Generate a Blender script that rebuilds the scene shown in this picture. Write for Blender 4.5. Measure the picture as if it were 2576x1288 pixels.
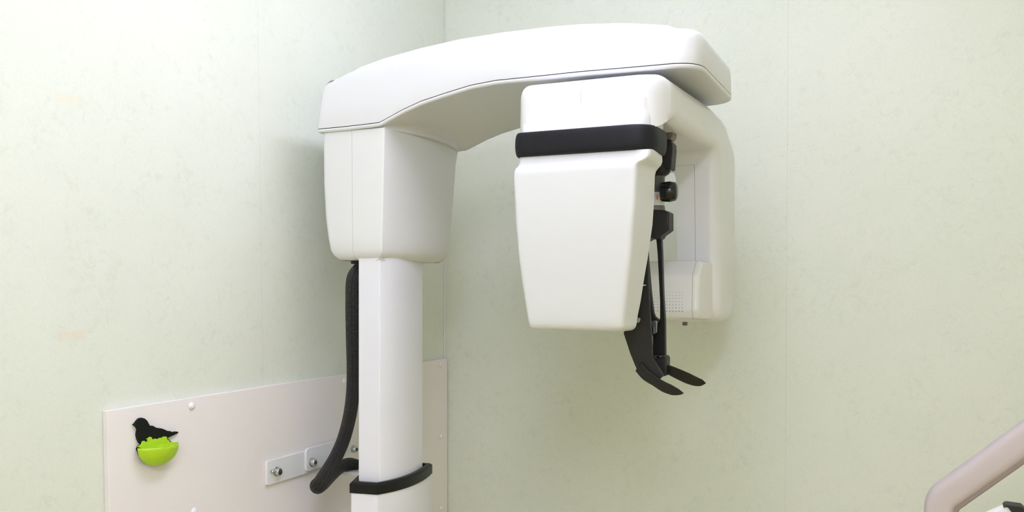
import bpy, bmesh, math, random
from mathutils import Vector, Matrix
random.seed(7)
for o in list(bpy.data.objects): bpy.data.objects.remove(o)
S = bpy.context.scene
COL = S.collection

# ------------------------------------------------------------------ camera
H = 1.5                                   # camera height
CAM = Vector((1.25, 0.0, H)); YAW = math.radians(25.0)
FPX = 2278.0; CX = 1288.0; HOR = 710.0    # focal length, centre and horizon, in pixels
cd = bpy.data.cameras.new('camera'); cam = bpy.data.objects.new('camera', cd); COL.objects.link(cam)
cd.sensor_fit = 'HORIZONTAL'; cd.sensor_width = 36.0; cd.lens = 36.0 * FPX / 2576.0
cd.shift_y = (HOR - 644.0) / 2576.0
cd.clip_start = 0.05
cam.location = CAM; cam.rotation_euler = (math.radians(90), 0, YAW)
S.camera = cam
FW = Vector((-math.sin(YAW), math.cos(YAW), 0)); RT = Vector((math.cos(YAW), math.sin(YAW), 0))

# ------------------------------------------------------------------ world, lights, exposure
w = bpy.data.worlds.new('world'); S.world = w; w.use_nodes = True
w.node_tree.nodes['Background'].inputs[0].default_value = (0.80, 0.88, 1.0, 1)
w.node_tree.nodes['Background'].inputs[1].default_value = 0.5
S.view_settings.view_transform = 'Standard'; S.view_settings.look = 'None'
S.view_settings.gamma = 1.0; S.view_settings.use_curve_mapping = False
S.view_settings.exposure = 0.27
CEIL = 2.52
def area(name, loc, rot, sx, sy, watts, color):
    l = bpy.data.lights.new(name, 'AREA'); l.shape = 'RECTANGLE'; l.size = sx; l.size_y = sy
    l.energy = watts; l.color = color
    o = bpy.data.objects.new(name, l); COL.objects.link(o); o.location = loc; o.rotation_euler = rot
    return o
LAMP = (0.94, 0.95, 1.26)
LIGHTS = [(0.84, 1.14, 0.12, 1.20, 12.8), (1.48, -0.72, 0.14, 1.20, 31.0)]   # x, y, width, length, radiance of the diffuser
area('added_window_fill', (1.75, -1.46, 1.75), (math.radians(90), 0, 0), 1.5, 1.1, 6.0, (0.90, 0.94, 1.1))  # added fill light from behind the camera, set in an invented window

# ------------------------------------------------------------------ pixel -> place helpers (read the photo on a real plane)
def ray(px, py): return FW + RT * ((px - CX) / FPX) + Vector((0, 0, (HOR - py) / FPX))
def on_x(px, py, x): d = ray(px, py); return CAM + d * ((x - CAM.x) / d.x)
def on_y(px, py, y): d = ray(px, py); return CAM + d * ((y - CAM.y) / d.y)
def on_z(px, py, z): d = ray(px, py); return CAM + d * ((z - CAM.z) / d.z)

# ------------------------------------------------------------------ materials
def nmat(name):
    m = bpy.data.materials.new(name); m.use_nodes = True
    return m, m.node_tree, m.node_tree.nodes['Principled BSDF']
def plain(name, col, rough=0.5, metal=0.0, coat=0.0, bump=0.0, bscale=400.0, spec=0.5):
    m, t, b = nmat(name)
    b.inputs['Base Color'].default_value = (*col, 1); b.inputs['Roughness'].default_value = rough
    b.inputs['Metallic'].default_value = metal; b.inputs['Coat Weight'].default_value = coat
    b.inputs['Specular IOR Level'].default_value = spec
    if bump:
        tc = t.nodes.new('ShaderNodeTexCoord'); n = t.nodes.new('ShaderNodeTexNoise'); n.inputs['Scale'].default_value = bscale
        n.inputs['Detail'].default_value = 2
        bp = t.nodes.new('ShaderNodeBump'); bp.inputs['Strength'].default_value = bump; bp.inputs['Distance'].default_value = 0.002
        t.links.new(tc.outputs['Object'], n.inputs['Vector']); t.links.new(n.outputs['Fac'], bp.inputs['Height'])
        t.links.new(bp.outputs['Normal'], b.inputs['Normal'])
    return m
class G:
    """tiny node-graph helper"""
    def __init__(s, t): s.t = t
    def math(s, op, a, b=None, c=None, clamp=False):
        n = s.t.nodes.new('ShaderNodeMath'); n.operation = op; n.use_clamp = clamp
        for i, v in enumerate((a, b, c)):
            if v is None: continue
            if isinstance(v, (int, float)): n.inputs[i].default_value = v
            else: s.t.links.new(v, n.inputs[i])
        return n.outputs[0]
    def box(s, v, lo, hi, soft=0.0004):
        a = s.math('MULTIPLY', s.math('SUBTRACT', v, lo), 1.0 / soft, clamp=True)
        b = s.math('MULTIPLY', s.math('SUBTRACT', hi, v), 1.0 / soft, clamp=True)
        return s.math('MULTIPLY', a, b)
    def mix(s, f, a, b):
        n = s.t.nodes.new('ShaderNodeMix'); n.data_type = 'RGBA'
        for i, v in ((0, f), (6, a), (7, b)):
            if isinstance(v, (int, float)): n.inputs[i].default_value = v
            elif isinstance(v, tuple): n.inputs[i].default_value = (*v, 1)
            else: s.t.links.new(v, n.inputs[i])
        return n.outputs[2]
    def noise(s, vec, scale, detail=3, rough=0.6, dist=0.0):
        n = s.t.nodes.new('ShaderNodeTexNoise'); n.inputs['Scale'].default_value = scale
        n.inputs['Detail'].default_value = detail; n.inputs['Roughness'].default_value = rough
        n.inputs['Distortion'].default_value = dist
        s.t.links.new(vec, n.inputs['Vector']); return n.outputs['Fac']
    def ramp(s, v, lo, hi):
        n = s.t.nodes.new('ShaderNodeMapRange'); n.inputs['From Min'].default_value = lo; n.inputs['From Max'].default_value = hi
        s.t.links.new(v, n.inputs['Value']); return n.outputs[0]

def wallpaper(name, seams=(), stains=(), base=(0.735, 0.772, 0.668)):
    """vinyl wallpaper: pale grey green, fibrous mottling, butt seams and old tape stains"""
    m, t, b = nmat(name); g = G(t)
    tc = t.nodes.new('ShaderNodeTexCoord'); P = tc.outputs['Object']
    sx = t.nodes.new('ShaderNodeSeparateXYZ'); t.links.new(P, sx.inputs[0]); ax = {'x': sx.outputs[0], 'y': sx.outputs[1], 'z': sx.outputs[2]}
    big = g.ramp(g.noise(P, 3.0, 4), 0.35, 0.65)
    c = g.mix(big, base, tuple(v * k for v, k in zip(base, (1.035, 1.02, 1.03))))
    fib = g.ramp(g.noise(P, 48, 8, 0.78, 0.7), 0.50, 0.70)
    patch = g.ramp(g.noise(P, 11, 5, 0.65), 0.36, 0.62)
    c = g.mix(g.math('MULTIPLY', g.math('MULTIPLY', fib, patch), 0.44), c, tuple(v * k for v, k in zip(base, (0.72, 0.74, 0.68))))
    fine = g.ramp(g.noise(P, 230, 4, 0.75), 0.38, 0.64)
    c = g.mix(g.math('MULTIPLY', fine, 0.13), c, (0.52, 0.56, 0.44))
    for (a, (p0, z0), (p1, z1)) in seams:           # a slightly non-plumb joint
        k = (p1 - p0) / (z1 - z0)
        u = g.math('SUBTRACT', ax[a], g.math('MULTIPLY_ADD', ax['z'], k, p0 - k * z0))
        l = g.math('SUBTRACT', 1.0, g.math('MULTIPLY', g.math('ABSOLUTE', u), 1 / 0.0011), clamp=True)
        wob = g.ramp(g.noise(P, 6, 3), 0.3, 0.7)
        c = g.mix(g.math('MULTIPLY', l, g.math('MULTIPLY_ADD', wob, 0.30, 0.24)), c, (0.50, 0.53, 0.42))
    for (a, lo, hi, z0, z1, colr, amt) in stains:
        k = g.math('MULTIPLY', g.box(ax[a], lo, hi, 0.004), g.box(ax['z'], z0, z1, 0.004))
        n = g.ramp(g.noise(P, 60, 6, 0.75), 0.30, 0.52)
        c = g.mix(g.math('MULTIPLY', g.math('MULTIPLY', k, n), amt), c, colr)
    t.links.new(c, b.inputs['Base Color']); b.inputs['Roughness'].default_value = 0.62
    b.inputs['Specular IOR Level'].default_value = 0.3
    bp = t.nodes.new('ShaderNodeBump'); bp.inputs['Strength'].default_value = 0.30; bp.inputs['Distance'].default_value = 0.0012
    t.links.new(g.noise(P, 260, 4, 0.7), bp.inputs['Height']); t.links.new(bp.outputs['Normal'], b.inputs['Normal'])
    return m
def plastic(name, col, rough, lines=()):
    """moulded enamel plastic; lines = box masks (x0,x1,y0,y1,z0,z1) where two covers butt together"""
    m, t, b = nmat(name); g = G(t)
    tc = t.nodes.new('ShaderNodeTexCoord'); P = tc.outputs['Object']
    sx = t.nodes.new('ShaderNodeSeparateXYZ'); t.links.new(P, sx.inputs[0])
    c = g.mix(g.noise(P, 25, 3), col, tuple(v * 0.985 for v in col))
    for (box, dark) in lines:
        k = None
        for i in range(3):
            lo, hi = box[2*i], box[2*i+1]
            if lo is None: continue
            bb = g.box(sx.outputs[i], lo, hi, 0.0002)
            k = bb if k is None else g.math('MULTIPLY', k, bb)
        c = g.mix(g.math('MULTIPLY', k, dark), c, (0.25, 0.24, 0.22))
    t.links.new(c, b.inputs['Base Color']); b.inputs['Roughness'].default_value = rough
    bp = t.nodes.new('ShaderNodeBump'); bp.inputs['Strength'].default_value = 0.05; bp.inputs['Distance'].default_value = 0.0005
    t.links.new(g.noise(P, 900, 2), bp.inputs['Height']); t.links.new(bp.outputs['Normal'], b.inputs['Normal'])
    return m

WHITE = (0.750, 0.757, 0.768)
M = {}
M['white'] = plastic('white_plastic', WHITE, 0.32)
M['column'] = plain('column_enamel', (0.80, 0.80, 0.85), 0.38, bump=0.04, bscale=1200)
M['black'] = plain('black_plastic', (0.008, 0.008, 0.007), 0.42, spec=0.25, bump=0.1, bscale=900)
M['charcoal'] = plain('charcoal_plastic', (0.018, 0.017, 0.015), 0.5, spec=0.3, bump=0.12, bscale=900)
M['bumper'] = plain('bumper_rubber', (0.010, 0.010, 0.013), 0.55, spec=0.25, bump=0.15, bscale=900)
M['grey'] = plain('grey_plastic', (0.075, 0.078, 0.080), 0.4)
M['taupe'] = plain('taupe_plastic', (0.17, 0.14, 0.12), 0.5)
M['gloss_black'] = plain('gloss_black', (0.006, 0.007, 0.006), 0.18)
M['steel'] = plain('zinc_steel', (0.55, 0.58, 0.56), 0.28, metal=1.0)
M['recess'] = plain('dark_recess', (0.04, 0.04, 0.035), 0.8)
M['hole'] = plain('grille_hole', (0.14, 0.14, 0.12), 0.8)
M['board'] = plain('board_laminate', (0.85, 0.805, 0.785), 0.42, bump=0.03, bscale=300)
M['cap'] = plain('cap_plastic', (0.82, 0.82, 0.83), 0.3)
M['bracket'] = plain('bracket_paint', (0.78, 0.79, 0.79), 0.35)
M['orange'] = plain('orange_mark', (0.85, 0.30, 0.02), 0.5)
M['blue'] = plain('blue_mark', (0.05, 0.12, 0.40), 0.5)
M['mark'] = plain('white_mark', (0.75, 0.75, 0.75), 0.5)
M['bird'] = plain('bird_black', (0.006, 0.008, 0.006), 0.6, spec=0.2)
M['lime'] = plain('lime_plastic', (0.42, 0.66, 0.015), 0.42)
M['mauve'] = plain('mauve_vinyl', (0.56, 0.49, 0.485), 0.42, bump=0.06, bscale=300)
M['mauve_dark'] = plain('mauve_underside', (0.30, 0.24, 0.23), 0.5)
M['ceiling'] = plain('ceiling_board', (0.86, 0.84, 0.72), 0.8, bump=0.2, bscale=80)
M['floor'] = plain('vinyl_floor', (0.64, 0.53, 0.20), 0.45)
M['fixture'] = plain('fixture_enamel', (0.8, 0.8, 0.8), 0.4)

def hose_mat():
    m, t, b = nmat('braided_sleeve'); g = G(t)
    uv = t.nodes.new('ShaderNodeUVMap'); uv.uv_map = 'uv'
    sp = t.nodes.new('ShaderNodeSeparateXYZ'); t.links.new(uv.outputs[0], sp.inputs[0])
    u, v = sp.outputs[0], sp.outputs[1]
    a = g.math('SINE', g.math('ADD', g.math('MULTIPLY', u, 2 * math.pi * 26), g.math('MULTIPLY', v, 900)))
    c = g.math('SINE', g.math('SUBTRACT', g.math('MULTIPLY', u, 2 * math.pi * 26), g.math('MULTIPLY', v, 900)))
    rib = g.math('SINE', g.math('MULTIPLY', u, 2 * math.pi * 13))
    k = g.math('MULTIPLY', a, c)
    h = g.math('MULTIPLY_ADD', rib, 0.6, k)
    col = g.mix(g.ramp(h, 0.3, 1.5), (0.005, 0.005, 0.005), (0.045, 0.045, 0.047))
    t.links.new(col, b.inputs['Base Color']); b.inputs['Roughness'].default_value = 0.5
    bp = t.nodes.new('ShaderNodeBump'); bp.inputs['Strength'].default_value = 0.7; bp.inputs['Distance'].default_value = 0.0012
    t.links.new(h, bp.inputs['Height']); t.links.new(bp.outputs['Normal'], b.inputs['Normal'])
    return m
M['hose'] = hose_mat()

# ------------------------------------------------------------------ mesh helpers
def finish(name, bm, mat, parent=None, bevel=0.0, seg=3, angle=30, smooth=True, sharp=None):
    bmesh.ops.recalc_face_normals(bm, faces=bm.faces)
    me = bpy.data.meshes.new(name); bm.to_mesh(me); bm.free()
    me.materials.append(mat)
    for p in me.polygons: p.use_smooth = smooth
    if sharp is not None: me.set_sharp_from_angle(angle=math.radians(sharp))
    o = bpy.data.objects.new(name, me); COL.objects.link(o)
    if bevel:
        b = o.modifiers.new('bevel', 'BEVEL'); b.width = bevel; b.segments = seg; b.limit_method = 'ANGLE'
        b.angle_limit = math.radians(angle); b.harden_normals = True
    if parent is not None: attach(o, parent)
    return o
def world_of(o):
    m = o.matrix_basis.copy()
    return (world_of(o.parent) @ o.matrix_parent_inverse @ m) if o.parent else m
def attach(o, parent):
    o.parent = parent; o.matrix_parent_inverse = world_of(parent).inverted()
def thing(name, label, cat, loc, group=None):
    o = bpy.data.objects.new(name, None); COL.objects.link(o); o.location = loc; o.empty_display_size = 0.05
    o['label'] = label; o['category'] = cat
    if group: o['group'] = group
    return o
def tag(o, label, cat, group=None):
    o['label'] = label; o['category'] = cat
    if group: o['group'] = group
    return o
def loft(rings, cap0=True, cap1=True, closed=True):
    bm = bmesh.new(); vs = [[bm.verts.new(p) for p in r] for r in rings]; n = len(rings[0])
    for a, b in zip(vs[:-1], vs[1:]):
        for i in range(n if closed else n - 1):
            j = (i + 1) % n; bm.faces.new((a[i], a[j], b[j], b[i]))
    if cap0: bm.faces.new(list(reversed(vs[0])))
    if cap1: bm.faces.new(vs[-1])
    return bm
def box_bm(x0, x1, y0, y1, z0, z1, bm=None):
    bm = bm or bmesh.new()
    v = [bm.verts.new((x, y, z)) for x in (x0, x1) for y in (y0, y1) for z in (z0, z1)]
    for f in ((0,1,3,2),(4,6,7,5),(0,4,5,1),(2,3,7,6),(0,2,6,4),(1,5,7,3)): bm.faces.new([v[i] for i in f])
    return bm
def smoothstep(a, b, x): t = min(1, max(0, (x - a) / (b - a))); return t * t * (3 - 2 * t)
def rpoly(pts, radii, seg=8):
    """round the corners of a 2-D polygon"""
    out = []; n = len(pts)
    if isinstance(radii, (int, float)): radii = [radii] * n
    for i in range(n):
        p = Vector(pts[i]); a = Vector(pts[i-1]) - p; b = Vector(pts[(i+1) % n]) - p
        r = radii[i]
        if r <= 0: out.append(tuple(p)); continue
        la, lb = a.length, b.length; a.normalize(); b.normalize()
        ang = a.angle(b); d = min(r / math.tan(ang / 2), la * 0.49, lb * 0.49)
        p0 = p + a * d; p1 = p + b * d
        for k in range(seg + 1):
            s = k / seg
            out.append(tuple(p0 * (1-s)**2 + p * 2*s*(1-s) + p1 * s*s))
    return out
def inset(pts, d):
    """shrink a counter-clockwise outline by d along its vertex normals"""
    out = []; n = len(pts)
    for i in range(n):
        a = Vector(pts[i-1]); p = Vector(pts[i]); b = Vector(pts[(i+1) % n])
        e0 = (p - a); e1 = (b - p)
        if e0.length < 1e-9: e0 = e1
        if e1.length < 1e-9: e1 = e0
        n0 = Vector((-e0.y, e0.x)).normalized(); n1 = Vector((-e1.y, e1.x)).normalized()
        nn = (n0 + n1)
        nn = nn / max(1e-6, (1 + n0.dot(n1)))
        out.append((p.x + nn.x * d, p.y + nn.y * d))
    return out
def ccw(pts):
    a = sum(pts[i-1][0] * pts[i][1] - pts[i][0] * pts[i-1][1] for i in range(len(pts)))
    return pts if a > 0 else list(reversed(pts))
def spline(pts, per=8):
    """Catmull-Rom through points"""
    P = [Vector(p) for p in pts]; P = [2 * P[0] - P[1]] + P + [2 * P[-1] - P[-2]]; out = []
    for i in range(1, len(P) - 2):
        for k in range(per):
            s = k / per; a, b, c, d = P[i-1], P[i], P[i+1], P[i+2]
            out.append(0.5 * ((2*b) + (c-a)*s + (2*a-5*b+4*c-d)*s*s + (3*b-a-3*c+d)*s**3))
    out.append(P[-2]); return out
def prism(outline, axis, c0, c1):
    """extrude a 2-D outline along an axis; outline gives the other two coordinates in xyz order"""
    def pt(p, c):
        return {'x': (c, p[0], p[1]), 'y': (p[0], c, p[1]), 'z': (p[0], p[1], c)}[axis]
    return loft([[pt(p, c0) for p in outline], [pt(p, c1) for p in outline]])
def sweep(path, sect, up=(0, 0, 1), uv=False, cap=True, scale=None, round_ends=0):
    """sweep a 2-D section along a path with parallel transport"""
    P = [Vector(p) for p in path]; n = len(P); T = []
    for i in range(n): T.append((P[min(i+1, n-1)] - P[max(i-1, 0)]).normalized())
    N = Vector(up) - T[0] * Vector(up).dot(T[0]); N.normalize(); rings = []; L = 0; Ls = []
    for i in range(n):
        if i: N = N - T[i] * N.dot(T[i]); N.normalize(); L += (P[i] - P[i-1]).length
        B = T[i].cross(N); k = scale[i] if scale else 1.0
        rings.append([P[i] + B * (s[0] * k) + N * (s[1] * k) for s in sect]); Ls.append(L)
    bm = loft(rings, cap, cap)
    if uv:
        bm.faces.ensure_lookup_table(); lay = bm.loops.layers.uv.new('uv'); m = len(sect)
        for fi, f in enumerate(bm.faces):
            if len(f.verts) > 4: continue
            i, j = divmod(fi, m)
            if i >= n - 1: continue
            for l, (a, b) in zip(f.loops, ((j, i), (j+1, i), (j+1, i+1), (j, i+1))): l[lay].uv = (a / m, Ls[b])
    return bm
def circle(r, n=24, ry=None): return [(r * math.cos(2*math.pi*i/n), (ry or r) * math.sin(2*math.pi*i/n)) for i in range(n)]
def disc(c, r, t, ax, prof=None, n=24):
    """lathe about an axis through c: prof = [(radius, height), ...]"""
    c = Vector(c); ax = Vector(ax).normalized(); u = ax.orthogonal().normalized(); v = ax.cross(u)
    prof = prof or [(r, 0), (r, t)]
    return loft([[c + ax * h + (u * math.cos(2*math.pi*i/n) + v * math.sin(2*math.pi*i/n)) * rr for i in range(n)] for rr, h in prof])
def structure(o): o['kind'] = 'structure'; return o

# ------------------------------------------------------------------ the room
YB = 2.23; XR = 2.75; YF = -1.5; T = 0.10
s0 = on_x(648, 0, 0); s1 = on_x(662, 965, 0)
q0 = on_x(134, 226, 0); q1 = on_x(208, 272, 0); r0 = on_x(145, 832, 0); r1 = on_x(217, 857, 0)
ML = wallpaper('wallpaper_left', seams=[('y', (s0.y, s0.z), (s1.y, s1.z))],
               stains=[('y', q0.y, q1.y, q1.z, q0.z, (0.78, 0.72, 0.54), 0.50), ('y', r0.y, r1.y, r1.z, r0.z, (0.76, 0.68, 0.52), 0.60)])
b0 = on_y(1983, 0, YB); b1 = on_y(1975, 1288, YB)
MB_ = wallpaper('wallpaper_back', seams=[('x', (b0.x, b0.z), (b1.x, b1.z))])
MO = wallpaper('wallpaper_other', base=(0.78, 0.77, 0.50))
structure(finish('wall_left', box_bm(-T, 0, YF - T, YB + T, 0, CEIL), ML, smooth=False))
structure(finish('wall_back', box_bm(0, XR, YB, YB + T, 0, CEIL), MB_, smooth=False))
structure(finish('wall_right', box_bm(XR, XR + T, YF - T, YB + T, 0, CEIL), MO, smooth=False))
bm = box_bm(0, 0.95, YF - T, YF, 0, CEIL)                    # front wall, with an opening made up to go with the added fill light
box_bm(2.55, XR, YF - T, YF, 0, CEIL, bm); box_bm(0.95, 2.55, YF - T, YF, 0, 1.15, bm); box_bm(0.95, 2.55, YF - T, YF, 2.35, CEIL, bm)
structure(finish('wall_front', bm, MO, smooth=False))
structure(finish('floor', box_bm(-T, XR + T, YF - T, YB + T, -0.1, 0), M['floor'], smooth=False))
structure(finish('ceiling', box_bm(-T, XR + T, YF - T, YB + T, CEIL, CEIL + 0.1), M['ceiling'], smooth=False))
structure(finish('baseboard_left', box_bm(0, 0.010, YF, YB, 0, 0.07), M['mauve'], bevel=0.002))
structure(finish('baseboard_back', box_bm(0.010, XR, YB - 0.010, YB, 0, 0.07), M['mauve'], bevel=0.002))
bm = box_bm(0.95, 2.55, YF - 0.07, YF - 0.02, 1.15, 1.20); box_bm(0.95, 2.55, YF - 0.07, YF - 0.02, 2.30, 2.35, bm)
box_bm(0.95, 1.00, YF - 0.07, YF - 0.02, 1.20, 2.30, bm); box_bm(2.50, 2.55, YF - 0.07, YF - 0.02, 1.20, 2.30, bm)
structure(finish('added_window_1', bm, M['fixture'], bevel=0.003))  # frame of the invented window, unseen, goes with the added fill
# corner caulk bead
structure(finish('trim_1', sweep([(0.0016, YB - 0.0016, 0.07), (0.0016, YB - 0.0016, CEIL)], circle(0.0022, 8), up=(1, 0, 0)), plain('caulk', (0.74, 0.77, 0.69), 0.5)))

def lamp_mat(i, e):
    m, t, b = nmat('lamp_diffuser_%d' % i); b.inputs['Base Color'].default_value = (0.9, 0.9, 0.9, 1)
    b.inputs['Emission Color'].default_value = (*LAMP, 1); b.inputs['Emission Strength'].default_value = e; return m
# ceiling lamps (out of frame, they light the room)
for i, (lx, ly, sx, sy, wt) in enumerate(LIGHTS):
    t = thing('ceiling_light', ['white ceiling light panel above the dental x-ray machine', 'white ceiling light panel behind the camera side of the room'][i], 'ceiling light', (lx, ly, CEIL))
    finish('housing', box_bm(lx - sx/2, lx + sx/2, ly - sy/2 - 0.02, ly + sy/2 + 0.02, CEIL - 0.03, CEIL), M['fixture'], t, bevel=0.004)
    finish('diffuser', box_bm(lx - sx/2 + 0.01, lx + sx/2 - 0.01, ly - sy/2, ly + sy/2, CEIL - 0.11, CEIL - 0.03), lamp_mat(i, wt), t, smooth=False)

# ------------------------------------------------------------------ board on the left wall
XB = 0.012
e0 = on_x(270, 1030, XB); e1 = on_x(1122, 905, XB); e2 = on_x(284, 1288, XB)
zt = (e0.z + e1.z) / 2
lean = (on_x(286, 1288, XB).y - e0.y)
board = thing('wall_board', 'cream laminate board screwed to the left wall behind the white column', 'wall board', (XB / 2, 1.6, 0.45))
bot = 0.62; k = 1.0
pl = [(e0.y, zt + 0.001), (YB - 0.004, zt), (YB - 0.004, bot), (e0.y + lean * 1.4, bot)]
finish('panel', prism(pl, 'x', 0.0002, XB), M['board'], board, bevel=0.0012, seg=2)
for (px, py) in ((481, 1021), (865, 958), (1108, 917), (1108, 1097), (1110, 1277), (488, 1286)):
    c = on_x(px, py, XB)
    finish('screw_cap', disc(c, 0, 0, (1, 0, 0), [(0.0068, -0.0003), (0.0068, 0.0012), (0.0060, 0.0030), (0.0042, 0.0043), (0.0018, 0.0049)], 20), M['cap'], board)

# ------------------------------------------------------------------ bird ornament on the board
bird = thing('bird_wall_holder', 'black bird silhouette in a lime green half bowl stuck on the cream board', 'wall ornament', on_x(390, 1165, XB))
def zz(x, y): return (310 + x * 170 / 1369, 1030 + y * 170 / 1369)       # from the close-up
XO = 0.018
sil = [(220,308),(255,285),(290,235),(335,185),(390,168),(445,185),(490,225),(520,280),(545,328),(610,332),(680,372),(770,382),(840,405),(900,435),(968,440),(990,462),(1090,447),(1120,455),(1122,472),(1095,495),(990,540),(900,580),
       (960,640),(1040,690),(1000,850),(900,1000),(780,1080),(640,1110),(520,1095),(430,1040),(350,930),(300,800),(330,745),(385,705),(345,680),(310,610),(290,520),(300,450),(310,415),(290,370),(255,335)]
pts = [on_x(*zz(*p), XO) for p in sil]
finish('bird_plate', prism([(p.y, p.z) for p in pts], 'x', XB, XO), M['bird'], bird, bevel=0.0007, seg=2, angle=20)
fl = [(300,760),(370,715),(385,690),(395,650),(430,635),(460,655),(495,660),(505,620),(480,600),(500,585),(525,585),(530,560),(560,555),(590,575),(590,600),(625,612),(650,590),(690,602),(720,598),(750,575),(800,575),(825,550),(880,550),(892,575),(890,600),(930,625),(945,655),(1000,660),(1060,668),(1068,690),(1040,760),(900,800),(640,830),(400,800)]
pts = [on_x(*zz(*p), XO + 0.003) for p in fl]
finish('grass_rim', prism([(p.y, p.z) for p in pts], 'x', XO, XO + 0.003), M['lime'], bird, bevel=0.0005, seg=2, angle=25)
# half bowl: quarter ellipsoid bulging into the room with a scalloped lip
cL = on_x(*zz(285, 775), XO + 0.003); cR = on_x(*zz(1066, 690), XO + 0.003); cB = on_x(*zz(560, 1125), XO + 0.003)
cc = (cL + cR) / 2; hw = (cR.y - cL.y) / 2; dep = cc.z - cB.z + 0.004
tilt = (cR.z - cL.z) / (cR.y - cL.y)
def bowl(scale, off, lipf):
    rings = []
    nu, nv = 40, 14
    for j in range(nv + 1):
        f = j / nv * math.pi / 2; ring = []
        for i in range(nu + 1):
            a = math.pi * i / nu
            cy = -math.cos(a); sx_ = math.sin(a)
            yy = cy * math.cos(f) * hw * scale
            xx = sx_ * math.cos(f) * 0.026 * scale
            zz_ = -math.sin(f) * dep * scale
            lip = (0.0016 * math.sin(i * 0.9) + 0.0012 * math.sin(i * 2.3)) * (1 - j / nv) ** 3 * lipf * smoothstep(12, 20, i)
            ring.append(Vector((XO + 0.003 + xx + off, cc.y + yy, cc.z + zz_ + yy * tilt * 0.6 + lip)))
        rings.append(ring)
    return rings
bm = loft(bowl(1, 0, 1), False, False, closed=False)
rb = [[p_ - Vector((0, 0, 0.001)) for p_ in bowl(0.985, 0, 1)[0]], [Vector((XO + 0.003, p_.y, p_.z - 0.001)) for p_ in bowl(0.985, 0, 1)[0]]]
finish('bowl_filling', loft(rb, False, False, closed=False), M['lime'], bird)
o = finish('half_bowl', bm, M['lime'], bird); sd = o.modifiers.new('thick', 'SOLIDIFY'); sd.thickness = 0.0022; sd.offset = -1

# ------------------------------------------------------------------ bracket holding the column
XK = XB + 0.006
brk = thing('wall_bracket', 'white steel bracket bolted to the cream board behind the column', 'bracket', (XB, 1.6, H - 0.42))
p = [on_x(672, 1163, XK), on_x(905, 1096, XK), on_x(905, 1152, XK), on_x(680, 1218, XK)]
zt_ = (p[0].z + p[1].z) / 2; zb_ = (p[2].z + p[3].z) / 2; yl = p[0].y
finish('rail', prism(rpoly([(yl, zt_), (1.72, zt_), (1.72, zb_), (yl, zb_)], [0.004, 0, 0, 0.004], 3), 'x', XB, XK), M['bracket'], brk, bevel=0.0012, seg=2)
XK2 = XK + 0.006
a = on_x(771, 1140, XK2); a2 = on_x(775, 1178, XK2)
finish('clamp_plate', prism(rpoly([(a.y, zt_ + 0.006), (1.70, zt_ + 0.006), (1.70, zb_ + 0.006), (a.y, zb_ + 0.006)], [0.010, 0, 0, 0.008], 4), 'x', XK, XK2), M['bracket'], brk, bevel=0.0012, seg=2)
finish('support_arm', box_bm(XK, 0.18, 1.680, 1.72, H - 0.432, H - 0.424), M['bracket'], brk, bevel=0.001)
for (px, py, xx) in ((700, 1184, XK), (789, 1160, XK2), (893, 1128, XK2)):
    c = on_x(px - 5, py + 2, xx)
    b_ = finish('bolt', disc(c, 0, 0, (1, 0, 0), [(0.0095, 0), (0.0095, 0.0015), (0.0078, 0.0018), (0.0078, 0.009), (0.0068, 0.0105)], 20), M['steel'], brk, sharp=40)
    finish('socket', disc(c + Vector((0.0106, 0, 0)), 0.0042, 0.0004, (1, 0, 0), n=6), M['recess'], b_)
c = on_x(683, 1186, XK); finish('stud', disc(c, 0, 0, (1, 0, 0), [(0.0035, 0), (0.0035, 0.006)], 12), M['steel'], brk)

# ------------------------------------------------------------------ the x-ray machine
mach = thing('panoramic_xray_machine', 'white dental panoramic x-ray machine with overhead arm on the white column', 'x-ray machine', (0.22, 1.6, 0))
mach_root = mach
# lower (fixed) column, black collar, sliding column
def arc3(a, b, c, n=10):
    """quadratic arc through b at the middle"""
    a, b, c = Vector(a), Vector(b), Vector(c); ctl = 2 * b - (a + c) / 2
    return [tuple(a * (1-s)**2 + ctl * 2*s*(1-s) + c * s*s) for s in (k / n for k in range(n + 1))]
outer = arc3((0.256, 1.503), (0.277, 1.600), (0.252, 1.722)) + [(0.165, 1.712), (0.163, 1.585), (0.200, 1.494)]
outer = ccw(outer)
finish('lower_column', prism(outer, 'z', 0.012, H - 0.414), M['column'], mach, bevel=0.003, seg=3, angle=25)
finish('floor_plate', prism(rpoly([(0.10, 1.44), (0.42, 1.44), (0.42, 1.78), (0.10, 1.78)], 0.03), 'z', 0, 0.012), M['column'], mach, bevel=0.003)
inner = ccw(arc3((0.251, 1.520), (0.2645, 1.587), (0.249, 1.690)) + [(0.2005, 1.690), (0.2005, 1.520)])
finish('sliding_column', prism(inner, 'z', H - 0.55, H + 0.08), M['column'], mach, bevel=0.0016, seg=3, angle=40)
o_out = inset(outer, -0.002); o_in = [(x, y) for x, y in inset(outer, 0.010)]
bm = loft([[(x, y, H - 0.418) for x, y in o_out], [(x, y, H - 0.400) for x, y in o_out], [(x, y, H - 0.396) for x, y in inset(outer, 0.002)],
           [(x, y, H - 0.396) for x, y in o_in], [(x, y, H - 0.414) for x, y in o_in]])
finish('column_collar', bm, M['black'], mach, sharp=35)

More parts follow.
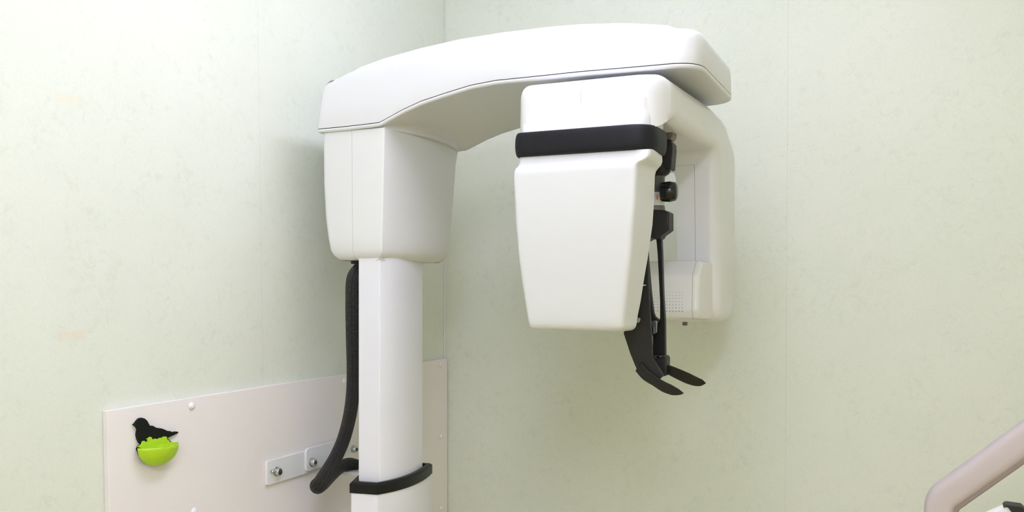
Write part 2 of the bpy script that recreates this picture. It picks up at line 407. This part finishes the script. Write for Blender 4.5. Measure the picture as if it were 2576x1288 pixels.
# column head housing
zh = 0.311
fr = [on_z(1028, 329.5, H + zh), on_z(1090, 348, H + zh)]
top = [(0.2735, 1.497), (fr[0].x, fr[0].y), (fr[1].x, fr[1].y)]
e = on_z(1152, 374, H + zh)
def housing_ring(z, tl, tn, tr, inset_d=0.0):
    """plan of the housing: left edge x, near edge, right end"""
    near = Vector((0.2705 - tn, 1.5065 + tn * 0.4)); right = Vector((0.250, tr))
    mid = (near + right) / 2 + Vector((0.022, 0))
    pts = arc3(tuple(near), tuple(mid), tuple(right), 16)
    pts += [(0.121 + tl, right.y), (0.121 + tl, near.y)]
    pts = ccw(pts)
    i = 0
    out = rpoly(pts, [0.004 if abs(Vector(p).x - near.x) + abs(Vector(p).y - near.y) < 1e-5 else (0.010 if Vector(p).x < 0.2 else (0.012 if (Vector(p) - right).length < 1e-5 else 0)) for p in pts], 5)
    if inset_d: out = inset(out, inset_d)
    return [(x, y, H + z) for x, y in out]
rings = []
for (z, pxl, pxr, ins) in ((0.304, 805, 1152, 0), (0.27, 806, 1146, 0), (0.2, 809, 1141, 0), (0.13, 814, 1135, 0), (0.09, 820, 1130, 0), (0.064, 826, 1127, 0), (0.054, 829, 1126, 0.004), (0.046, 832, 1124, 0.012), (0.043, 834, 1122, 0.022)):
    dl = on_y(pxl, 500, 1.5065).x - 0.121
    dr = on_x(pxr + 2, 500, 0.250).y
    rings.append(housing_ring(z, max(0, dl), (0.304 - z) * 0.035, dr, ins))
def flange_ring(z, out):
    a = Vector((0.268, 1.512)); b = Vector((0.250 + out * 0.3, e.y - 0.006)); m_ = (a + b) / 2 + Vector((0.030 + out, 0))
    return [(x, y, H + z) for x, y in ccw(arc3(tuple(a), tuple(m_), tuple(b), 24) + [(0.15, b.y), (0.15, a.y)])]
fl_rings = [flange_ring(0.302, 0.003), flange_ring(0.312, 0.004), flange_ring(0.314, 0.007), flange_ring(0.324, 0.011), flange_ring(0.345, 0.013)]
xs = on_y(885, 480, 1.5065).x
M['housing'] = plastic('housing_plastic', (0.76, 0.765, 0.76), 0.34, [((xs - 0.0006, xs + 0.0006, 1.40, 1.60, None, None), 0.5)])
finish('column_housing', loft(list(reversed(rings))), M['housing'], mach, sharp=50)
finish('housing_flange', loft(fl_rings), M['white'], mach, sharp=50)
# hose exit gland and small latch under the housing
finish('cable_gland', disc((0.185, 1.545, H + 0.0435), 0.017, -0.006, (0, 0, 1)), M['black'], mach)

# overhead arm ------------------------------------------------------
AX0, AX1, AY0, AY1 = 0.112, 0.885, 1.500, 1.868
seam_px = [(795,325),(870,318),(930,311),(955,307.5),(1013,275),(1059,254),(1122,233),(1184,214),(1246,202),(1320,194.5),(1456,180),(1560,171),(1651,163.5)]
zb_tab = [(on_y(px, py, AY0).x, on_y(px, py, AY0).z) for px, py in seam_px]
zb_tab.append((0.90, zb_tab[-1][1]))
# the arch over the straight run: smooth the table a little
def zb(x):
    if x <= zb_tab[0][0]: return zb_tab[0][1]
    for (x0, z0), (x1, z1) in zip(zb_tab[:-1], zb_tab[1:]):
        if x <= x1: s = (x - x0) / (x1 - x0); return z0 + (z1 - z0) * s
    return zb_tab[-1][1]
top_px = [(818,205),(845,192),(870,175),(900,163),(960,141.5),(1050,116),(1150,93),(1260,75.5),(1380,61),(1460,54.5),(1550,52),(1651,53),(1700,60)]
zt_tab = [(on_y(px, py, AY0 + 0.012).x, on_y(px, py, AY0 + 0.012).z) for px, py in top_px]
zt_tab[0] = (zt_tab[0][0], zt_tab[0][1])
def ztp(x):
    if x <= zt_tab[0][0]: return zt_tab[0][1]
    for (x0, z0), (x1, z1) in zip(zt_tab[:-1], zt_tab[1:]):
        if x <= x1: s = (x - x0) / (x1 - x0); s = s; return z0 + (z1 - z0) * s
    return zt_tab[-1][1]
def ztb(x):                      # top of the body, a little under the raised lid
    return ztp(x) - 0.006 * smoothstep(0.135, 0.19, x)
def smoothstep(a, b, x): t = min(1, max(0, (x - a) / (b - a))); return t * t * (3 - 2 * t)
def plan(ins, xl=0.0):
    """plan outline of the arm: dense along the long sides"""
    n = 70
    xs_ = [AX0 + xl + (0.770 - AX0 - xl) * i / n for i in range(n + 1)]
    pts = [(x, AY0) for x in xs_]
    # near end corner, slanted end, far end corner
    endc = rpoly([(0.770, AY0), (0.8945, AY0), (0.886, AY1 - 0.018), (0.780, AY1)], [0, 0.078, 0.080, 0], 20)[1:-1]
    pts += endc
    pts += [(x, AY1) for x in reversed(xs_)]
    # soften the two wall-side corners
    pts = rpoly(pts, [0.012 if i in (0, len(pts) - 1) else 0 for i in range(len(pts))], 4)
    return inset(ccw(pts), ins)
base = plan(0)
def arm_ring(ins, zf, xpull=0.0):
    out = []
    for (x, y), (bx, by) in zip(plan(ins), base):
        xx = x
        if bx < 0.20: xx = x + xpull * (0.20 - bx) / (0.20 - AX0)
        out.append((xx, y, zf(bx)))
    return out
LIP = 0.0065
# lower tray: thin lip below the seam, rounded into the arched underside; the far half keeps the same arch
tray = [arm_ring(0.004, lambda x: zb(x) - 0.0005), arm_ring(0.0005, lambda x: zb(x) - 0.0010), arm_ring(0.0, lambda x: zb(x) - 0.003),
        arm_ring(0.0012, lambda x: zb(x) - LIP), arm_ring(0.004, lambda x: zb(x) - LIP - 0.0012),
        arm_ring(0.016, lambda x: zb(x) - LIP + 0.0010)]
def bridge_caps(bm):
    """close top/bottom rings by joining near and far side across (keeps the arch)"""
    pass
def span_faces(bm, ring):
    n = len(ring); i, j = 0, n - 1
    # ring is ccw starting at the near wall-side corner: pair i with j across the arm
    while j - i > 1:
        if j - i == 2:
            bm.faces.new((ring[i], ring[i+1], ring[j])); break
        bm.faces.new((ring[i], ring[i+1], ring[j-1], ring[j])); i += 1; j -= 1
def loft_span(rings, cap0, cap1):
    bm = bmesh.new(); vs = [[bm.verts.new(p) for p in r] for r in rings]; n = len(rings[0])
    for a, b in zip(vs[:-1], vs[1:]):
        for i in range(n): j = (i + 1) % n; bm.faces.new((a[i], a[j], b[j], b[i]))
    if cap0: span_faces(bm, vs[0])
    if cap1: span_faces(bm, vs[-1])
    return bm
def smoothstep(a, b, x): t = min(1, max(0, (x - a) / (b - a))); return t * t * (3 - 2 * t)
hgt = lambda x, f: zb(x) * (1 - f) + ztb(x) * f
upper = [arm_ring(0.0035, lambda x: zb(x) + 0.0004), arm_ring(0.0008, lambda x: zb(x) + 0.0008), arm_ring(0.0004, lambda x: zb(x) + 0.002, 0.001),
         arm_ring(0.0010, lambda x: hgt(x, 0.35), 0.006), arm_ring(0.0020, lambda x: hgt(x, 0.70), 0.011),
         arm_ring(0.0038, lambda x: hgt(x, 0.85), 0.0135), arm_ring(0.0072, lambda x: hgt(x, 0.935), 0.0145), arm_ring(0.0130, lambda x: hgt(x, 0.98), 0.015), arm_ring(0.022, lambda x: hgt(x, 1.0), 0.016)]
arm = finish('overhead_arm', loft_span(upper, True, True), M['white'], mach, sharp=45)
finish('underside_tray', loft_span(tray, True, True), M['white'], arm, sharp=55)
gr = [arm_ring(0.0045, lambda x: zb(x) - 0.0006), arm_ring(0.0045, lambda x: zb(x) + 0.0006)]
finish('seam_gasket', loft_span([arm_ring(0.0022, lambda x: zb(x) - 0.0012), arm_ring(0.0022, lambda x: zb(x) + 0.0010)], True, True), M['recess'], arm)
# raised lid on top
def lid_ring(ins, up, pull):
    return arm_ring(ins, lambda x: ztp(x) + up - 0.004 * smoothstep(0.82, 0.88, x), pull)
lid = [lid_ring(0.019, -0.012, 0.034), lid_ring(0.020, -0.005, 0.037), lid_ring(0.023, -0.0015, 0.042), lid_ring(0.030, 0.0, 0.050), lid_ring(0.05, 0.001, 0.060)]
finish('top_lid', loft_span(lid, True, True), M['white'], arm, sharp=60)

# rotating unit ------------------------------------------------------
finish('rotation_hub', disc((0.70, 1.70, H + 0.325), 0.075, 0.036, (0, 0, 1), n=48), M['black'], mach, sharp=40)
CXL, CXR = 0.586, 0.850
outl = [(1.434, 0.285), (1.436, 0.3465), (1.80, 0.353), (1.93, 0.346), (2.046, 0.290), (2.038, 0.10), (2.016, -0.086), (1.872, -0.083),
        (1.862, 0.272), (1.50, 0.272), (1.434, 0.255)]
rad = [0, 0.036, 0.05, 0.10, 0.06, 0.1, 0.050, 0.045, 0.034, 0.05, 0]
outl = rpoly(outl, rad, 10)
outl = ccw(outl)
RB = 0.022
xs_c = [(CXL + RB * (1 - math.cos(a_)), RB * (1 - math.sin(a_))) for a_ in (math.pi / 2 * k_ / 8 for k_ in range(9))]
xs_c += [(CXL + RB + (CXR - CXL - 2 * RB) * k_ / 20, 0.0) for k_ in range(1, 20)]
xs_c += [(CXR - RB + RB * math.sin(a_), RB * (1 - math.cos(a_))) for a_ in (math.pi / 2 * k_ / 8 for k_ in range(9))]
def round_front(x, y):
    """the near end turns back in plan: wide corner on the right, small one on the left"""
    f = max(0.0, min(1.0, (1.56 - y) / 0.12)); r = 0.060
    u = max(0.0, (x - (CXR - r)) / r); v = max(0.0, ((CXL + 0.03) - x) / 0.03)
    return y + f * (0.050 * (1 - math.sqrt(max(0, 1 - min(u, 0.97) ** 2))) + 0.014 * (1 - math.sqrt(max(0, 1 - min(v, 0.97) ** 2))))
bm = loft([[(x, round_front(x, y), z + H) for y, z in inset(outl, d_)] for x, d_ in xs_c])
csh = finish('rotating_c_arm', bm, M['white'], None)
plan_cut = finish('cut2', box_bm(0.70, 0.800, 1.575, 1.68, H + 0.2, H + 0.315), M['white'], None, smooth=False)
bo = csh.modifiers.new('recess', 'BOOLEAN'); bo.object = plan_cut; bo.operation = 'DIFFERENCE'; bo.solver = 'EXACT'
# window through the far leg
hole = rpoly([(0.640, 0.034), (0.7615, 0.034), (0.7600, 0.215), (0.7500, 0.252), (0.640, 0.252)], [0.02, 0.020, 0.03, 0.02, 0.02], 6)
cut = finish('cut', prism([(x, z + H) for x, z in hole], 'y', 1.80, 2.2), M['white'], None)
bo = csh.modifiers.new('hole', 'BOOLEAN'); bo.object = cut; bo.operation = 'DIFFERENCE'; bo.solver = 'EXACT'
dg = bpy.context.evaluated_depsgraph_get(); me = bpy.data.meshes.new_from_object(csh.evaluated_get(dg))
csh.modifiers.clear(); csh.data = me; me.name = 'rotating_c_arm'
bpy.data.objects.remove(cut); bpy.data.objects.remove(plan_cut)
for p_ in me.polygons: p_.use_smooth = True
me.set_sharp_from_angle(angle=math.radians(35))
if len(me.materials) > 1:
    for p_ in me.polygons: p_.material_index = 0
sxl = on_y(1461, 250, 1.434).x; sxr = on_y(1745, 520, 1.855).x
M['shell'] = plastic('shell_plastic', (0.77, 0.77, 0.765), 0.30, [((sxl - 0.0005, sxl + 0.0005, 1.42, 1.62, None, None), 0.45),
        ((sxr - 0.0006, sxr + 0.0006, 1.80, 1.87, H - 0.09, H + 0.243), 0.8), ((0.74, sxr, 1.80, 1.87, H + 0.2425, H + 0.2440), 0.35)])
me.materials.clear(); me.materials.append(M['shell'])
attach(csh, mach)

# near head: tube housing ------------------------------------------------------
def rr(x0, x1, y0, y1, rfl, rfr, rb=0.012, seg=6):
    return ccw(rpoly([(x0, y0), (x1, y0), (x1, y1), (x0, y1)], [rfl, rfr, rb, rb], seg))
YN = 1.434
def xat(px, y): return on_y(px, 500, y).x
# collar under the shell: flares back out above the band
xL = xat(1308, YN); 
neck = []
for (z, dl, dr, df) in ((0.286, 0.0, 0.0, 0.0), (0.272, -0.001, 0.0, 0.0), (0.264, -0.006, 0.001, -0.004), (0.258, -0.009, 0.002, -0.006), (0.245, -0.009, 0.002, -0.006)):
    pass
def head_ring(z, x0, x1, y0, y1, rfl=0.02, rfr=0.03):
    return [(x, y, H + z) for x, y in rr(x0, x1, y0, y1, rfl, rfr)]
YF0 = 1.425
xl_b = xat(1304, YF0); xr_b = 0.829
zB0 = on_y(1480, 321, YF0).z - H; zB1 = on_y(1480, 385, YF0).z - H      # band top / bottom
nk = [head_ring(zB0 + 0.045, CXL + 0.012, xr_b, 1.4345, 1.525), head_ring(zB0 + 0.030, CXL + 0.010, xr_b, 1.4335, 1.525), head_ring(zB0 + 0.020, xl_b + 0.005, xr_b, 1.431, 1.525),
      head_ring(zB0 + 0.013, xl_b + 0.001, xr_b, YF0 + 0.001, 1.525), head_ring(zB0 - 0.01, xl_b, xr_b, YF0, 1.525)]
finish('tube_head_collar', loft(list(reversed(nk))), M['white'], mach, sharp=60)
# lower housing: levels traced from its edges in the photo
lev = [  # py, left px, front-right px, outer-right px, y front, chamfer
    (385, 1303, 1640, 1664, 1.425), (400, 1302, 1636, 1665, 1.424), (408, 1299, 1622, 1662, 1.418), (414, 1292, 1606, 1655, 1.411), (421, 1289, 1600, 1649, 1.408), (432, 1288, 1600, 1646, 1.408),
    (500, 1291, 1597, 1644, 1.409), (560, 1294, 1592, 1640, 1.411), (640, 1301, 1586, 1629, 1.416), (700, 1308, 1579, 1619, 1.421), (760, 1317, 1573, 1610, 1.427),
    (800, 1323, 1569, 1602, 1.431), (816, 1326, 1569, 1600, 1.433), (824, 1329, 1568, 1598, 1.436), (829, 1333, 1566, 1594, 1.440), (832, 1341, 1562, 1588, 1.448)]
rings = []
for (py, a, b_, c_, yf) in lev:
    z = on_y(1470, py, yf).z - H
    x0 = on_y(a, py, yf).x; x1 = on_y(b_, py, yf).x; yb = 1.520 - max(0, (py - 800)) * 0.0004
    x2 = on_y(c_, py, yb - 0.014).x
    q = rpoly([(x0, yf), (x1, yf), (x2, yb - 0.010), (x2 - 0.006, yb), (x0 + 0.004, yb)], [0.010, 0.011, 0.004, 0.004, 0.01], 7)
    rings.append([(x, y, H + z) for x, y in ccw(q)])
head = finish('tube_head', loft(list(reversed(rings))), M['white'], mach, sharp=60)
# black bumper band
bands = []
zm = (zB0 + zB1) / 2; hb = (zB0 - zB1) / 2
for k in range(13):
    a = -math.pi/2 + math.pi * k / 12
    z = zm + hb * math.sin(a); off = 0.0015 + 0.0075 * math.cos(a) ** 0.6 if 0 < k < 12 else 0.0
    bands.append([(x, y, H + z) for x, y in inset(rr(xl_b, xr_b, YF0, 1.515, 0.012, 0.034, 0.012), -off)])
finish('bumper_band', loft(bands), M['bumper'], mach, sharp=60)

# far head: sensor box low on the far leg ------------------------------------------------------
prof = rpoly([(1.875, 0.043), (1.784, 0.043), (1.752, 0.014), (1.747, -0.055), (1.757, -0.072), (1.875, -0.078)], [0, 0.010, 0.012, 0.01, 0.012, 0], 6)
FXR = 0.835; xg = on_y(1741, 720, 1.748).x
M['sensor'] = plastic('sensor_plastic', (0.78, 0.775, 0.755), 0.20, [((xg - 0.0006, xg + 0.0006, 1.7, 1.86, None, None), 0.75)])
sen = finish('sensor_box', prism([(y, z + H) for y, z in prof], 'x', CXL + 0.01, FXR), M['sensor'], mach, bevel=0.013, seg=6, angle=50)
bm = bmesh.new()
x_r = on_y(1716, 783, 1.7465).x; z_b = on_y(1716, 783, 1.7465).z
for i in range(17):
    for j in range(7):
        x = x_r - i * 0.0062; z = z_b + j * 0.0062; yy = 1.747 + (j * 0.0062 + 0.055 + (z_b - H)) * 0.073 + 0.0 
        yy = 1.747 + (z - (H - 0.055)) / 0.069 * 0.005 - 0.0004
        r = 0.0009 * (1 - j * 0.07)
        v = [bm.verts.new((x + r * math.cos(a_), yy, z + r * math.sin(a_))) for a_ in (k_ * math.pi / 4 for k_ in range(8))]
        v2 = [bm.verts.new((p_.co.x, yy + 0.0012, p_.co.z)) for p_ in v]
        bm.faces.new(v); 
        for k_ in range(8): bm.faces.new((v[k_], v[(k_+1) % 8], v2[(k_+1) % 8], v2[k_]))
g_ = finish('speaker_grille', bm, M['hole'], sen, smooth=False)
finish('rubber_foot', disc((0.79, 1.82, H - 0.081), 0.005, -0.007, (0, 0, 1)), M['taupe'], mach)

# patient head support hanging between the two heads ------------------------------------------------------
YA, YC = 1.575, 1.715           # near and far blades
def outline_y(px_pts, y): 
    return [(lambda p: (p.x, p.z))(on_y(px, py, y)) for px, py in px_pts]
def slab(name, px_pts, y, th, mat, parent, bev=0.0012, ang=25, smooth_pts=False):
    o2 = outline_y(px_pts, y - th / 2)
    return finish(name, prism(o2, 'y', y - th / 2, y + th / 2), mat, parent, bevel=bev, seg=2, angle=ang)
YS = 1.625
sup = slab('support_bar', [(1640,352),(1674,349),(1684,353),(1691,361),(1692,375),(1688,424),(1684,427),(1664,418),(1640,414)], YS, 0.030, M['charcoal'], mach)
slab('stub', [(1660,330),(1671,315),(1677,313),(1684,316),(1692,322),(1692,343),(1686,351),(1674,350),(1660,345)], YS, 0.030, M['taupe'], sup, 0.003)
# pivot collar, cylinder body, white ring with marks, knob
def pxd(px, py, y=YS): return on_y(px, py, y)
def stack(name, rows, mat, parent, n=28, y=YS, ry=1.0):
    rings = []
    for (py, a, b_) in rows:
        pa = on_y(a, py, y); pb = on_y(b_, py, y); c = (pa + pb) / 2; r = (pb.x - pa.x) / 2
        rings.append([(c.x + r * math.cos(2*math.pi*i/n), c.y + r * ry * math.sin(2*math.pi*i/n), c.z) for i in range(n)])
    return finish(name, loft(list(reversed(rings))), mat, parent, sharp=40)
stack('pivot_collar', [(418,1642,1687),(424,1642,1687),(432,1641,1686),(438,1637,1683),(444,1631,1674)], M['charcoal'], sup)
body = stack('pivot_body', [(442,1629,1673),(450,1628,1672),(486,1626,1671)], M['grey'], sup)
stack('white_sleeve', [(485,1625,1671),(519,1622,1671)], M['mark'], sup)
# knob: axis towards +x and a little to the camera
kc = pxd(1663, 483, YS - 0.03); ax_ = Vector((1.0, 0.10, 0)).normalized()
finish('knob', disc(kc, 0, 0, ax_, [(0.0165, 0.0), (0.0175, 0.003), (0.0185, 0.016), (0.0165, 0.026), (0.012, 0.029), (0.004, 0.030)], 32), M['gloss_black'], sup)
# little printed marks on the sleeve
for nm, (px, py), (wx, hz), mt in (('orange_mark', (1653, 496), (0.0022, 0.008), 'orange'), ('blue_mark', (1644, 488), (0.0016, 0.005), 'blue')):
    c = pxd(px, py, YS - 0.0185)
    finish(nm, box_bm(c.x - wx/2, c.x + wx/2, c.y - 0.001, c.y + 0.0135, c.z - hz/2, c.z + hz/2), M[mt], sup)
stack('lower_collar', [(512,1622,1668),(518,1622,1671),(524,1621,1672),(530,1620,1673)], M['taupe'], sup)
blk = slab('slide_block', [(1615,528),(1672,529),(1683,535),(1683,578),(1676,584),(1664,592),(1660,600),(1650,603),(1640,598),(1625,606),(1612,606)], YS, 0.032, M['charcoal'], sup)
c0_ = pxd(1679, 538, YS - 0.0166); c1_ = pxd(1679, 569, YS - 0.0166)
finish('edge_mark', box_bm(c0_.x - 0.0004, c0_.x + 0.0004, c0_.y, c0_.y + 0.0006, c1_.z, c0_.z), M['grey'], sup)
# far leg: rod widening into a plate, with its foot paddle
slab('far_rod', [(1650,596),(1663,596),(1665,640),(1668,740),(1672,806),(1673,898),(1642,903),(1642,810),(1652,806),(1660,803),(1660,760),(1654,640)], YS, 0.012, M['black'], sup)
slab('near_rod', [(1612,590),(1626,600),(1630,660),(1636,730),(1642,785),(1646,796),(1655,804),(1655,812),(1628,812),(1622,700),(1612,640)], YS - 0.02, 0.012, M['black'], sup)
slab('far_socket', [(1640,893),(1673,896),(1676,903),(1675,920),(1676,945),(1664,949),(1650,946),(1640,930)], YS - 0.003, 0.030, M['charcoal'], sup, 0.003)
slab('socket_slot', [(1642,897),(1671,893),(1672,897),(1656,902),(1643,902)], YS - 0.0193, 0.002, M['gloss_black'], sup, 0)
# near leg: broad blade (hidden above by the tube head)
near = slab('temple_blade', [(1622,640),(1629,655),(1634,780),(1638,840),(1640,900),(1652,920),(1668,944),(1656,957),(1634,955),(1612,944),(1603,932),(1598,922),(1585,890),(1568,838),(1585,800),(1600,720)], YA, 0.010, M['charcoal'], sup, 0.0015)
def paddle(name, cl, wid, y0, y1, mat, parent, th=0.0045):
    """bent spoon-shaped paddle: centreline pixels with half widths, running in depth from y0 to y1"""
    n = len(cl); path = []
    for i, (px, py) in enumerate(cl):
        y = y0 + (y1 - y0) * i / (n - 1); path.append(on_y(px, py, y))
    P = spline(path, 6); W = [wid[min(len(wid)-1, int(i / 6))] * (1 - (i % 6) / 6) + wid[min(len(wid)-1, int(i / 6) + 1)] * ((i % 6) / 6) for i in range(len(P))]
    rings = []
    for i, p_ in enumerate(P):
        t_ = (P[min(i+1, len(P)-1)] - P[max(i-1, 0)]).normalized()
        side = Vector((0.42, -0.75, 0.0)); side = side - t_ * side.dot(t_); 
        up_ = Vector((0.35, 0.0, 1.0)); up_ = up_ - t_ * up_.dot(t_); up_.normalize()
        s_ = (Vector((0, -1, 0)) * 0.6 + up_ * 0.8); s_ = s_ - t_ * s_.dot(t_); s_.normalize(); nrm = t_.cross(s_)
        w_ = W[i]; h_ = th * min(1, 0.25 + w_ / 0.012)
        rings.append([p_ + s_ * (w_ * math.cos(a_)) + nrm * (h_ * 0.5 * math.sin(a_)) for a_ in (2*math.pi*k_/20 for k_ in range(20))])
    return finish(name, loft(rings), mat, parent)
paddle('near_paddle', [(1606,922),(1622,942),(1645,958),(1668,972),(1690,981),(1708,986),(1719,989)], [0.0165,0.0150,0.013,0.0140,0.0125,0.007,0.001], YA, YA - 0.015, M['charcoal'], sup)
paddle('far_paddle', [(1662,922),(1684,931),(1706,941),(1728,951),(1748,959),(1764,963),(1775,964)], [0.011,0.0125,0.014,0.0145,0.0125,0.009,0.0012], YS, YS + 0.02, M['charcoal'], sup)
for (px0, py0, px1, py1) in ((1611, 703, 1620, 705), (1608, 716, 1624, 719)):
    a = on_y(px0, py0, YA - 0.0055); b_ = on_y(px1, py1, YA - 0.0055)
    finish('scale_mark', box_bm(a.x, b_.x, YA - 0.0056, YA - 0.0050, b_.z, a.z), M['mark'], near)
cl_ = slab('steel_clip', [(1635,808),(1650,806),(1653,810),(1652,836),(1645,840),(1641,830),(1635,822)], YS - 0.027, 0.002, M['steel'], sup, 0.0005)
slab('clip_screw', [(1638,822),(1644,822),(1644,845),(1638,845)], YS - 0.029, 0.003, M['gloss_black'], sup, 0.0005)
slab('steel_catch', [(1596,792),(1603,790),(1604,800),(1609,799),(1611,804),(1608,811),(1598,813),(1594,806)], YA - 0.007, 0.004, M['steel'], near, 0.0008)
slab('catch_slot', [(1603,770),(1607,772),(1608,799),(1604,800)], YA - 0.006, 0.003, M['gloss_black'], near, 0.0004)

# braided hose from the housing down to the wall side ------------------------------------------------------
hp = [Vector((0.190, 1.545, H + 0.045)), Vector((0.186, 1.548, H + 0.03))]
for (px, py, x) in ((889, 700, 0.180), (886, 760, 0.176), (887, 840, 0.172), (889, 920, 0.168), (888, 980, 0.164), (881, 1040, 0.158), (866, 1100, 0.148), (845, 1150, 0.134), (822, 1190, 0.122), (806, 1216, 0.110)):
    d = ray(px, py); hp.append(CAM + d * ((x - CAM.x) / d.x))
hp2 = []
for (px, py, x) in ((800, 1222, 0.096), (812, 1214, 0.076), (835, 1192, 0.058), (858, 1174, 0.050), (878, 1167, 0.052), (897, 1171, 0.060)):
    d = ray(px, py); hp2.append(CAM + d * ((x - CAM.x) / d.x))
path = spline(hp + hp2, 10)
hs = [1 + 0.22 * smoothstep(0, 1, max(0, 1 - abs(i - 118) / 34)) for i in range(len(path))]
hose = finish('braided_hose', sweep(path, circle(0.0138, 28), up=(1, 0, 0), uv=True, scale=hs), M['hose'], mach)

# ------------------------------------------------------------------ mauve armrest rail, lower right
YR = 1.72
A = on_y(2363, 1262, YR); B = on_y(2600, 1091, YR); sl = (B.z - A.z) / (B.x - A.x)
Bx = A.x + 0.42; Bz = A.z + sl * 0.42
p2 = rpoly([(A.x, 0.02), (A.x, A.z + 0.004), (Bx, Bz), (Bx + 0.02, 0.02)], [0, 0.040, 0.05, 0], 10)
path = []
for i in range(len(p2) - 1):
    a, b_ = Vector(p2[i]), Vector(p2[i+1]); m_ = max(1, int((b_ - a).length / 0.03))
    for k_ in range(m_): q_ = a + (b_ - a) * k_ / m_; path.append((q_.x, YR, q_.y))
path.append((p2[-1][0], YR, p2[-1][1]))
rail = thing('chair_armrest', 'mauve grey padded armrest rail sloping up at the lower right', 'armrest', (A.x, YR, 0))
sect = rpoly([(-0.020, -0.024), (0.020, -0.024), (0.020, 0.024), (-0.020, 0.024)], 0.016, 6)
finish('padded_rail', sweep(path, sect, up=(-1, 0, 0)), M['mauve'], rail)
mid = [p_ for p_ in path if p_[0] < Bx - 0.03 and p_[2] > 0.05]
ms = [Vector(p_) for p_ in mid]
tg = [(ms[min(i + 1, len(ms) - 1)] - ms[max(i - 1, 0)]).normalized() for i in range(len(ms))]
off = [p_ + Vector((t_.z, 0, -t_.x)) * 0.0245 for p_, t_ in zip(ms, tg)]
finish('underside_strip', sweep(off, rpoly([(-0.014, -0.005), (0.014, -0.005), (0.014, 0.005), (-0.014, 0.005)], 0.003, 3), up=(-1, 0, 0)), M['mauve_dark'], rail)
finish('foot', prism(rpoly([(A.x - 0.04, YR - 0.12), (Bx + 0.06, YR - 0.12), (Bx + 0.06, YR + 0.12), (A.x - 0.04, YR + 0.12)], 0.03), 'z', 0, 0.022), M['mauve'], rail, bevel=0.003)

# ------------------------------------------------------------------ white thing with a black cap, extreme lower right
YW = 1.40
st = thing('capped_canister', 'white canister with black cap at the bottom right corner under the mauve armrest', 'canister', (on_y(2560, 1288, YW).x, YW, 0))
wp = [(2480,1296),(2505,1286),(2522,1278),(2532,1275),(2536,1276),(2540,1281),(2546,1289),(2560,1330),(2500,1330),(2480,1320)]
slab('body_shoulder', wp, YW, 0.02, M['cap'], st, 0.002, 20)
bp_ = [(2524,1278),(2528,1273),(2531,1271),(2537,1271),(2572,1276),(2580,1283),(2590,1300),(2590,1330),(2556,1330),(2546,1289),(2540,1280),(2536,1275.5),(2531,1275)]
slab('black_cap', bp_, YW - 0.001, 0.026, M['charcoal'], st, 0.0015, 25)
cw = on_y(2540, 1325, YW)
finish('body', disc((cw.x, YW, 0.0), 0, 0, (0, 0, 1), [(0.11, 0), (0.11, 0.02), (0.03, 0.04), (0.012, 0.06), (0.012, cw.z)], 32), M['cap'], st, sharp=40)
